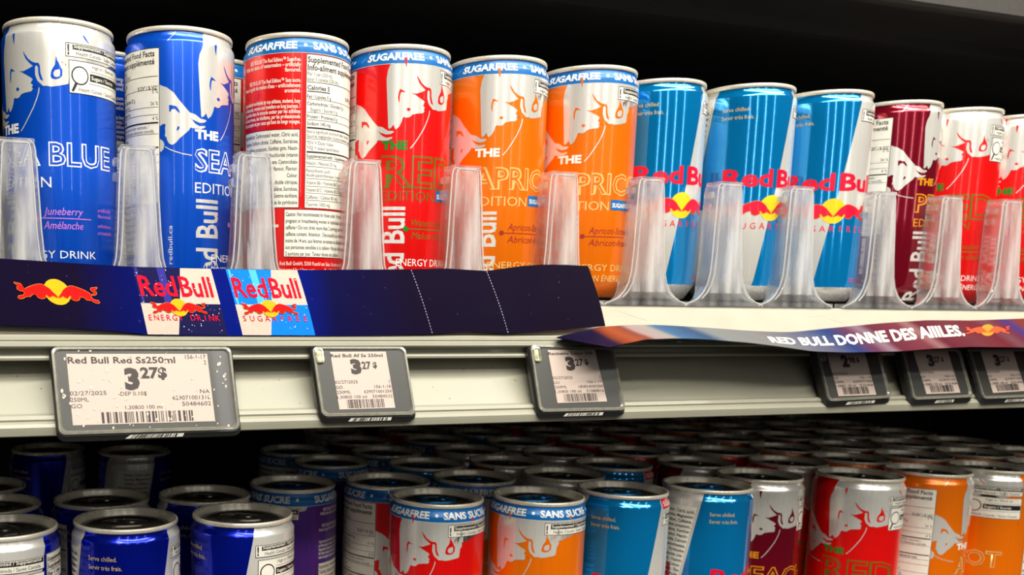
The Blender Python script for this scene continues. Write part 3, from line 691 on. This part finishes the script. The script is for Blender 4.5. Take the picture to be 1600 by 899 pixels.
# ---------------------------------------------------------------- price tags
CASE = mat('grey_tag_case', (56, 56, 52), 0, .4, .2, nscale=500, noise=.1)
CASED = mat('dark_tag_case', (34, 34, 33), 0, .4, .3)
EINK = mat('pinkish_display', (190, 172, 160), 0, .5, 0, nscale=800, noise=.03)
BEZ = mat('clear_tag_edge', (120, 118, 106), .1, .2, .5, nscale=400, noise=.25)
TXT = mat('display_text', (52, 42, 40), 0, .6)
def quad3(c, k=-15/40*-1):
    return [at(x, y, -37, .36, -28) for x, y in c]
class Quad:
    """flat patch; u to the right, v down, both 0..1"""
    def __init__(s, corners, lift=0):
        s.c = quad3(corners); s.n = (s.c[1]-s.c[0]).cross(s.c[3]-s.c[0]).normalized()
        if s.n.y > 0: s.n = -s.n
        s.w = (s.c[1]-s.c[0]).length; s.h = (s.c[3]-s.c[0]).length; s.lift = lift
    def p(s, u, v, d=0):
        a = s.c[0].lerp(s.c[1], u); b = s.c[3].lerp(s.c[2], u)
        return a.lerp(b, v)+s.n*(d+s.lift)
def patch_mesh(name, q, shapes, mats, d=.1):
    V = []; Fc = []; FM = []
    for (vs, fs), mi in shapes:
        n = len(V); V += [q.p(a, b, d+.03*mi) for a, b in vs]; Fc += [tuple(i+n for i in f) for f in fs]; FM += [mi]*len(fs)
    return mesh(name, V, Fc, mats, FM)
def qt(q, s, u, v, capv, wu=None, bold=0., align='L', maxu=None):
    """text on a quad: v = baseline, capv = cap height as a share of the quad height"""
    h = capv*q.h; vs, fs = text(s, 0, 0, h, None if wu is None else wu*q.w, bold=bold, align=align)
    return [(u+x/q.w, v-y/q.h) for x, y in vs], fs
def rrect(q, r, d, grow=0, n=5, bot=0):
    """ring of points of the rounded outline of a quad, r and grow in mm"""
    gu, gv = grow/q.w, grow/q.h; ru, rv = r/q.w, r/q.h; P = []
    for cu, cv, a0 in ((1+gu-ru, 1+gv+bot/q.h-rv, 0), (0-gu+ru, 1+gv+bot/q.h-rv, 90), (-gu+ru, -gv+rv, 180), (1+gu-ru, -gv+rv, 270)):
        for k in range(n+1):
            a = math.radians(a0+90*k/n); P.append(q.p(cu+ru*math.cos(a), cv+rv*math.sin(a), d))
    return P
def loft(name, rings, m, cap0=True, cap1=True):
    n = len(rings[0]); V = [p for R in rings for p in R]; Fc = []
    for j in range(len(rings)-1):
        for i in range(n): k = (i+1) % n; Fc.append((j*n+i, j*n+k, (j+1)*n+k, (j+1)*n+i))
    if cap0: Fc.append(tuple(range(n))[::-1])
    if cap1: Fc.append(tuple(range((len(rings)-1)*n, len(rings)*n)))
    me = mesh(name, V, Fc, m); bm = bmesh.new(); bm.from_mesh(me); bmesh.ops.recalc_face_normals(bm, faces=bm.faces); bm.to_mesh(me); bm.free()
    return me
def price_tag(outer, screen, label, lines, code, seed, led, specks=0):
    q = Quad(outer); s = Quad(screen)
    r = tag(empty('price_tag', tuple(q.p(.5, 1))), label, 'price tag', 'electronic price tags on the rail')
    def put(name, me, parent=r):
        o = link(name, me, parent); o.location = -(q.p(.5, 1))*MM if parent is r else (0, 0, 0); return o
    put('case', loft('case', [rrect(q, 3, -7, -.5), rrect(q, 4, -5, 1.0, bot=1.5), rrect(q, 4, -2.0, 1.2, bot=1.6), rrect(q, 3.2, -.6, .3, bot=.4)], CASED))
    put('face_plate', loft('face_plate', [rrect(q, 3, -.9, -.2), rrect(q, 3, -.25, -.2)], CASE))
    # raised clear rim round the face
    n = 24; R = [rrect(q, 3.2, -.6, .25), rrect(q, 3, .45, .1), rrect(q, 2.6, .5, -1.0), rrect(q, 2.4, -.3, -1.9)]
    put('clear_rim', loft('clear_rim', R, BEZ, False, False))
    put('display', patch_mesh('display', s, [(rect(0, 0, 1, 1, 1), 0)], [EINK], d=-.12))
    sh_ = [(qt(s, *a[:5], **a[5]) if len(a) > 5 else qt(s, *a), 0) for a in lines]
    if code: sh_.append((barcode(code[0], code[1], code[2], code[3], seed), 0))
    put('display_text', patch_mesh('display_text', s, sh_, [TXT], d=-.02))
    # bar-code sticker under the chin
    a, b = (.38, .68) if not led else (.30, .74)
    z0 = Quad(outer); st = []
    V = [z0.p(a, 1.0+1.1/q.h, -.75), z0.p(b, 1.0+1.0/q.h, -.75), z0.p(b-.01, 1.0+2.5/q.h, -1.7), z0.p(a-.03, 1.0+2.6/q.h, -1.7)]
    V = [v+q.n*.55 for v in V]
    sk = put('sticker', mesh('sticker', V, [(0, 1, 2, 3)], CREAM))
    BV, BF = barcode(.08, .08, .92, .92, seed+5, 18); bb = []
    for u, v in BV: bb.append(V[0].lerp(V[1], u).lerp(V[3].lerp(V[2], u), v)+q.n*.06)
    k = link('sticker_bars', mesh('sticker_bars', bb, BF, BLACK), sk)
    if led:
        G = mat('clear_window', (214, 206, 170), .6, .12, .6, nscale=350, noise=.6)
        L_ = Quad([tuple(c) for c in outer]); u0, u1, v0, v1 = led
        def ring(g, d): 
            P = []
            for cu, cv, a0 in ((u1, v1, 0), (u0, v1, 90), (u0, v0, 180), (u1, v0, 270)):
                for kk in range(4):
                    a_ = math.radians(a0+30*kk); P.append(q.p(cu+g*math.cos(a_)/q.w, cv+g*math.sin(a_)/q.h, d))
            return P
        put('indicator_window', loft('indicator_window', [ring(1.6, -.2), ring(1.3, .9), ring(.6, 1.0), ring(.2, .4)], G))
    if specks:
        rr = random.Random(5); V = []; Fc = []
        for i in range(specks):
            u, v = rr.random(), rr.random()**.9; sz = rr.choice((.25, .35, .5, .7))*rr.uniform(.6, 1.2); an = rr.random()*3; nn = len(V)
            for kk in range(7):
                a_ = kk*2*math.pi/7; x = sz*math.cos(a_)*rr.uniform(.7, 1.2); y = 1.7*sz*math.sin(a_)*rr.uniform(.7, 1.2)
                x, y = x*math.cos(an*.3)-y*math.sin(an*.3), x*math.sin(an*.3)+y*math.cos(an*.3)
                V.append(q.p(min(.98, max(.02, u+x/q.w)), min(.97, max(.02, v+y/q.h)), .06))
            Fc.append(tuple(range(nn, nn+7)))
        o = put('dried_specks', mesh('dried_specks', V, Fc, mat('pale_specks', (198, 186, 170), 0, .6))); tag(o, kind='stuff')
    return r
price_tag([(80,543),(360,543),(374.5,671),(93,680)], [(103.3,553.1),(323.6,553.1),(336.4,658.3),(114,665)],
  'largest price tag, wide grey case with a spotted display, at the left of the rail',
  [('Red Bull Red Ss250ml', .005, .135, .095, .755, dict(bold=.02)), ('3', .385, .5, .29, .105, dict(bold=.06)), ('27$', .50, .35, .155, .19, dict(bold=.04)),
   ('156-1-17', .985, .075, .065, .15, dict(align='R')), ('2', .985, .16, .065, .018, dict(align='R')), ('02/27/2025', .0, .585, .06, .25), ('250ML', .0, .675, .06, .125), ('GO', .0, .765, .06, .075),
   ('-DEP 0.10$', .33, .6, .058, .2), ('NA', .985, .585, .06, .07, dict(align='R')), ('629071001310', .985, .675, .062, .275, dict(align='R')), ('50484602', .985, .765, .062, .21, dict(align='R')), ('1,30800 100 ml', .37, .795, .055, .26)],
  (.2, .83, .855, .985), 11, None, 100)
SMALL = lambda t, c1, c2, c3, p='3': [(t, .0, .095, .058, .93, dict(bold=.02)), (p, .32, .375, .235, .19, dict(bold=.07)), ('27' if p == '3' else '98', .52, .305, .13, .165, dict(bold=.035)), ('$', .72, .285, .1, .075, dict(bold=.04)),
   ('02/27/2025', 0, .555, .055, .4), ('GO', 0, .645, .055, .12), ('250ML', 0, .73, .055, .25), ('1,30800 100 ml', 0, .815, .055, .52), ('2', .985, .555, .055, .03, dict(align='R')), (c1, .985, .645, .055, .3, dict(align='R')), (c2, .985, .73, .055, .5, dict(align='R')), (c3, .985, .815, .055, .36, dict(align='R'))]
price_tag([(487.8,542.5),(632.6,542.5),(649,648.3),(504,651.4)], [(515.8,549.9),(603,549.5),(617.8,637.4),(530.6,640.2)],
  'grey price tag with a small clear window at its corner, second from the left', SMALL('Red Bull Af Ss 250ml', '156-1-18', '629071001350', '50484532'), (.15, .835, .83, .985), 21, (.04, .075, .06, .2))
price_tag([(828.4,539.4),(958,542),(976.9,641),(844,644)], [(855.9,547.2),(929.4,546.3),(948.8,627.5),(871.3,630)],
  'grey price tag under the tip of the fallen strip, below the bare white lip', SMALL('Racinette S.sucr 250', '156-1-19', '180854000300', '31088816'), (.15, .835, .83, .985), 31, (.04, .075, .07, .22))
price_tag([(1276,545),(1373,545),(1392.5,622),(1295,627.5)], [(1290,545.5),(1349.5,545),(1369.6,617.1),(1310.7,619.3)],
  'leftmost of the three price tags half hidden by the hanging strip, reading 2', SMALL('', '156-1-20', '62907100', '5048'  , p='2'), (.15, .82, .83, .97), 41, (.04, .075, .05, .2))
price_tag([(1409.6,545),(1499,545),(1520,621),(1428,625)], [(1426,545.5),(1480,545),(1501,613.8),(1448,616)],
  'middle one of the three price tags half hidden by the hanging strip', SMALL('', '156-1-21', '62907100', '5048'), (.15, .82, .83, .97), 51, None)
price_tag([(1513.4,545),(1606,545),(1630,620),(1536.8,623.6)], [(1531,545.5),(1582,545),(1603,611),(1552,614.3)],
  'price tag cut by the right edge of the frame', SMALL('', '156-1-22', '62907100', '5048'), (.15, .82, .83, .97), 61, None)

# ---------------------------------------------------------------- printed strips
def ramp_mat(name, stops, wave=None, rough=.3):
    """flat print whose colour changes along the strip (object X, metres)"""
    m = mat(name, (20, 20, 60), 0, rough, 0., .03, nscale=60); nt = m.node_tree; N = nt.nodes; L = nt.links; b = N['Principled BSDF']
    tc = N.new('ShaderNodeTexCoord'); sx = N.new('ShaderNodeSeparateXYZ'); L.new(tc.outputs['Object'], sx.inputs[0])
    mr = N.new('ShaderNodeMapRange'); mr.inputs[1].default_value = stops[0][0]*MM; mr.inputs[2].default_value = stops[-1][0]*MM
    src = sx.outputs[0]
    if wave:
        nz = N.new('ShaderNodeTexNoise'); nz.inputs['Scale'].default_value = wave[0]; nz.inputs['Detail'].default_value = 4
        mp = N.new('ShaderNodeMapping'); mp.inputs['Scale'].default_value = (1, .25, .25); L.new(tc.outputs['Object'], mp.inputs[0]); L.new(mp.outputs[0], nz.inputs['Vector'])
        ma = N.new('ShaderNodeMath'); ma.operation = 'MULTIPLY_ADD'; ma.inputs[1].default_value = wave[1]*MM; L.new(nz.outputs['Fac'], ma.inputs[0])
        L.new(src, ma.inputs[2]); src = ma.outputs[0]
    L.new(src, mr.inputs[0])
    cr = N.new('ShaderNodeValToRGB'); e = cr.color_ramp.elements
    span = stops[-1][0]-stops[0][0]
    while len(e) > 1: e.remove(e[-1])
    e[0].position = 0; e[0].color = lin(stops[0][1])
    for x, c in stops[1:]:
        k = e.new((x-stops[0][0])/span); k.color = lin(c)
    L.new(mr.outputs[0], cr.inputs[0]); L.new(cr.outputs[0], b.inputs['Base Color'])
    return m
def interp(L, x):
    for (a, ya), (b, yb) in zip(L, L[1:]):
        if a <= x <= b: return ya+(yb-ya)*(x-a)/(b-a)
    return L[0][1] if x < L[0][0] else L[-1][1]
class Strip:
    def __init__(s, top, bot, ft, fb): s.t, s.b, s.ft, s.fb = top, bot, ft, fb
TOPB = [(-260, 385), (-100, 395), (0, 404), (205, 417), (350, 420.5), (460, 422), (560, 421.5), (642, 421), (696, 419.6), (760, 423.6), (814, 416), (848, 413.6), (885, 414), (919, 416)]
BOTB = [(-260, 500), (-100, 504), (0, 508), (100, 511.5), (200, 519.5), (232, 523.5), (352, 524.5), (494, 525), (600, 524), (672.6, 522.3), (730, 518), (792, 521.5), (865, 516), (946, 509.7)]
def strip1(u, v, d=0):
    """u = pixel column along the top edge; v 0 top .. 1 bottom"""
    ub = u+interp([(-260, 20), (215, 25), (340, 27), (480, 29), (658, 34), (776, 34), (919, 27)], u)
    p = at(u, interp(TOPB, u), -18.5 - (4 if 800 < u < 900 else 0)*0); q = at(ub, interp(BOTB, ub), -35.2)
    r = p.lerp(q, v); r.y -= 1.2*math.sin(v*math.pi); return r+Vector((0, -.9, .4)).normalized()*d
def grid(name, fn, us, vs, m, thick=.35, parent=None):
    V = []; Fc = []; nu, nv = len(us), len(vs)
    for d in (0, -thick):
        for u in us:
            for v in vs: V.append(fn(u, v, d))
    o = nu*nv
    for i in range(nu-1):
        for j in range(nv-1):
            a = i*nv+j; Fc.append((a, a+nv, a+nv+1, a+1)); Fc.append((o+a, o+a+1, o+a+nv+1, o+a+nv))
    for i in range(nu-1):
        for j in (0, nv-1):
            a = i*nv+j; Fc.append((a, a+nv, o+a+nv, o+a))
    for j in range(nv-1):
        for i in (0, nu-1):
            a = i*nv+j; Fc.append((a, a+1, o+a+1, o+a))
    me = mesh(name, V, Fc, m); bm = bmesh.new(); bm.from_mesh(me); bmesh.ops.recalc_face_normals(bm, faces=bm.faces); bm.to_mesh(me); bm.free()
    me.polygons.foreach_set('use_smooth', [True]*len(me.polygons)); me.set_sharp_from_angle(angle=math.radians(35))
    return link(name, me, parent)
xs = lambda px: at(px, 470, -27).x
NB = ramp_mat('navy_strip_print', [(xs(-260), (12, 4, 28)), (xs(120), (12, 4, 32)), (xs(190), (2, 6, 72)), (xs(345), (0, 16, 104)), (xs(470), (0, 14, 104)), (xs(520), (6, 6, 54)), (xs(640), (14, 6, 30)), (xs(960), (17, 10, 26))], rough=.7)
US = sorted(set(list(range(-260, 920, 20))+[642, 760, 919, 848, 814, 885]))
st1 = grid('header_strip', strip1, US, [i/6 for i in range(7)], NB)
tag(st1, 'dark blue printed strip with two pictured cans, standing along the shelf front', 'sign')
def on_strip(name, fn, shapes, mats, parent, d=.12):
    V = []; Fc = []; FM = []
    for (vs, fs), mi, lay in shapes:
        n = len(V); V += [fn(a, b, d+.1*lay) for a, b in vs]; Fc += [tuple(i+n for i in f) for f in fs]; FM += [mi]*len(fs)
    me = mesh(name, V, Fc, mats, FM); return link(name, me, parent)
def cut2(shape, stepu, stepv=None):
    """slice a flat shape so it can follow a bent sheet"""
    V, Fc = shape; bm = bmesh.new(); vv = [bm.verts.new((a, b, 0)) for a, b in V]
    for f in Fc:
        try: bm.faces.new([vv[i] for i in f])
        except ValueError: pass
    bmesh.ops.triangulate(bm, faces=[f for f in bm.faces if len(f.verts) > 4])
    lo = min(a for a, b in V); hi = max(a for a, b in V); x = math.ceil(lo/stepu)*stepu
    while x < hi:
        bmesh.ops.bisect_plane(bm, geom=bm.verts[:]+bm.edges[:]+bm.faces[:], dist=1e-6, plane_co=(x, 0, 0), plane_no=(1, 0, 0)); x += stepu
    for j in range(1, 6):
        bmesh.ops.bisect_plane(bm, geom=bm.verts[:]+bm.edges[:]+bm.faces[:], dist=1e-6, plane_co=(0, j/6, 0), plane_no=(0, 1, 0))
    bm.verts.index_update(); r = ([(v.co.x, v.co.y) for v in bm.verts], [tuple(v.index for v in f.verts) for f in bm.faces]); bm.free(); return r
PAPW = mat('print_pale_can', (190, 172, 158), 0, .6, 0, .06); PNAVY = mat('print_navy', (10, 8, 62), 0, .6, 0, .06); PNAVY2 = mat('print_navy_light', (44, 42, 130), 0, .6, 0, .06)
PSKY = mat('print_sky', (0, 112, 214), 0, .6, 0, .06); PSKY2 = mat('print_sky_light', (70, 170, 235), 0, .6, 0, .06); PRED = mat('print_red', (222, 0, 34), 0, .6, 0, .06)
PYEL = mat('print_yellow', (224, 160, 0), 0, .6, 0, .1); PGOLD = mat('print_gold', (214, 120, 30), 0, .6, 0, .1); PLRED = mat('print_logo_red', (222, 8, 4), 0, .6, 0, .06); DROP = mat('print_drops', (206, 202, 214), 0, .3)
def printed_can(x0, x1, col, col2, words, parent, xd=None):
    # coordinates: u pixel column on the top edge; sheared edges come from strip1 itself; widths shrink slightly downward
    S = []; xd = xd if xd else (x0+x1)/2; sk = .0
    def q(a, v0, b, v1, m, lay=0): S.append((cut2(([(a(v0), v0), (b(v0), v0), (b(v1), v1), (a(v1), v1)], [(0, 1, 2, 3)]), 15), m, lay))
    Lf = lambda v: x0; Rt = lambda v: x1-(0)*v; Md = lambda v: xd-27*v
    q(Lf, .005, Md, .54, 1); q(Md, .005, Rt, .54, 0); q(Lf, .54, Md, .995, 0); q(Md, .54, Rt, .995, 1)
    gl = lambda k: (lambda v: x0+(xd-x0)*k)
    q(gl(.50), .01, gl(.66), .535, 2, 1); q(gl(.04), .01, gl(.09), .535, 2, 1)
    w = x1-x0
    V, Fc = text('Red', 0, 0, 1, 1, bold=.018); S.append((cut2(([(x0+w*.03+a*w*.465, .43-b*.31-.0*a) for a, b in V], Fc), 20), 3, 2))
    V, Fc = text('Bull', 0, 0, 1, 1, bold=.018); S.append((cut2(([(x0+w*.545+a*w*.40, .43-b*.31) for a, b in V], Fc), 20), 3, 2))
    n = len(words)
    for i, ch in enumerate(words):
        if ch == ' ': continue
        V, Fc = text(ch, 0, 0, 1, None, bold=.0, align='C'); S.append((([(x0+w*(.08+.84*i/(n-1))+a*8.6, .79-b*.088) for a, b in V], Fc), 3, 2))
    cx, cy, r = x0+w*.5-4, .60, 13.5
    for lay, sh, m in bull_logo(0, 0, r, True):
        k = {YELLOW: 4, GOLD: 5, LOGORED: 6}[m]
        sx = 1.0
        S.append((cut2(([(cx+a*sx, cy-b/104) for a, b in sh[0]], sh[1]), 12), k, 3+lay))
    rr = random.Random(int(x0))
    for i in range(80):
        a = x0+w*(rr.random()**(2 if i % 2 else .5))*.97+1; b = rr.uniform(.03, .96); s_ = rr.uniform(.3, .9)
        S.append((([(a+s_*math.cos(t)*1, b+s_*math.sin(t)/100) for t in (0, 1.26, 2.5, 3.77, 5.0)], [(0, 1, 2, 3, 4)]), 7, 2))
    return on_strip('printed_can_picture', strip1, S, [PAPW, col, col2, PRED, PYEL, PGOLD, PLRED, DROP], parent)
printed_can(206, 329, PNAVY, PNAVY2, 'ENERGY DRINK', st1, 281)
printed_can(352, 464, PSKY, PSKY2, 'SUGARFREE', st1, 423)
S = []
for lay, sh, m in bull_logo(0, 0, 20.5):
    S.append((cut2(([(78+a*1.0, .47-b/104+.0*a) for a, b in sh[0]], sh[1]), 10), {YELLOW: 0, GOLD: 1, LOGORED: 2}[m], 1+lay))
on_strip('bulls_and_sun_print', strip1, S, [PYEL, PGOLD, PLRED], st1)
S = []
for u in (642, 760):
    for k in range(22):
        v = .01+k/22.; S.append((rect(u-.5, v, u+.5, v+.024, 1), 0, 0))
on_strip('perforation_marks', strip1, S, [mat('perforation', (150, 146, 160), 0, .7)], st1)
S = []; rr = random.Random(2)
for i in range(46):
    u = rr.uniform(10, 900); v = rr.uniform(.05, .9); a = rr.random()*3; l = rr.uniform(.5, 4.5) if i % 4 == 0 else rr.uniform(.3, 1)
    S.append((strokeline([(u, v), (u+l*math.cos(a), v+l*math.sin(a)/100)], .004), 0, 0))
    S[-1] = (([(u-.4, v), (u+.3, v-.004), (u+l*math.cos(a), v+l*math.sin(a)/100), (u+l*math.cos(a)-.5, v+.004+l*math.sin(a)/100)], [(0, 1, 2, 3)]), 0, 0)
tag(on_strip('scratches', strip1, S, [mat('scratch_grey', (74, 66, 96), 0, .6)], st1), kind='stuff')

TOP2 = [(870, 527), (905, 518), (939, 511), (985.6, 507.8), (1032, 508), (1101, 512), (1170, 517), (1215, 519), (1240, 519), (1297, 513), (1380, 505), (1449, 500.5), (1517.6, 501), (1597, 498), (1800, 496)]
BOT2 = [(870, 527.6), (953, 543), (975, 537.5), (1009, 530.4), (1055, 528.6), (1101, 530), (1170, 535.5), (1215, 541), (1270, 549), (1325, 551), (1407.5, 549), (1462.5, 544.5), (1517.6, 542), (1600, 543), (1800, 545)]
def strip2(u, v, d=0):
    ty = interp(TOP2, u); by = interp(BOT2, u)
    k = min(1, (u-868)/84.); k = max(k, 0)
    p = at(u, ty, -33.5 if u > 950 else -33.5-3*(1-k)); q = at(u, by, -37.5-25*k)
    r = p.lerp(q, v); return r+Vector((0, -.35, .93))*d
xs2 = lambda px: at(px, 525, -41).x
P2 = ramp_mat('colour_strip_print', [(a_, tuple(int(v*.7+sum(c_)*.03) for v in c_)) for a_, c_ in [(xs2(860), (20, 14, 50)), (xs2(932), (24, 16, 60)), (xs2(941), (150, 60, 30)), (xs2(958), (190, 84, 40)), (xs2(978), (150, 70, 50)), (xs2(988), (190, 160, 160)), (xs2(1015), (176, 170, 160)), (xs2(1028), (70, 120, 170)), (xs2(1075), (50, 84, 130)), (xs2(1100), (140, 146, 146)), (xs2(1180), (140, 138, 136)), (xs2(1255), (100, 104, 130)), (xs2(1300), (30, 60, 130)), (xs2(1330), (110, 50, 80)), (xs2(1350), (150, 120, 140)), (xs2(1365), (110, 36, 56)), (xs2(1410), (130, 50, 66)), (xs2(1425), (160, 110, 110)), (xs2(1440), (110, 30, 50)), (xs2(1490), (120, 50, 60)), (xs2(1530), (120, 34, 46)), (xs2(1550), (120, 70, 80)), (xs2(1565), (120, 40, 60)), (xs2(1580), (64, 50, 130)), (xs2(1600), (140, 56, 40)), (xs2(1800), (120, 40, 60))][:32]], wave=None, rough=.45)
U2 = sorted(set([870, 880, 890, 905, 920, 939, 953, 965, 975, 990, 1009]+list(range(1025, 1801, 14))))
st2 = grid('header_strip', strip2, U2, [i/5 for i in range(6)], P2)
tag(st2, 'multicoloured printed strip fallen forward over the price rail at the right', 'sign')
msg = 'RED BULL DONNE DES AIIILES.'
V, Fc = text(msg, 0, 0, 1, 1, bold=.035, shear=-.5)
S = [(cut2(([(1198+a*310, .80-b*.40-.22*a) for a, b in V], Fc), 14), 0, 0)]
on_strip('white_lettering', strip2, S, [WHITE], st2)
S = []
for lay, sh, m in bull_logo(0, 0, 11, False):
    S.append((cut2(([(1543+a*1.0, .40-b/46*.9) for a, b in sh[0]], sh[1]), 10), {YELLOW: 0, GOLD: 0, LOGORED: 1}[m], lay))
on_strip('small_bulls_print', strip2, S, [GOLD, mat('print_orange_red', (245, 70, 20), 0, .4)], st2)
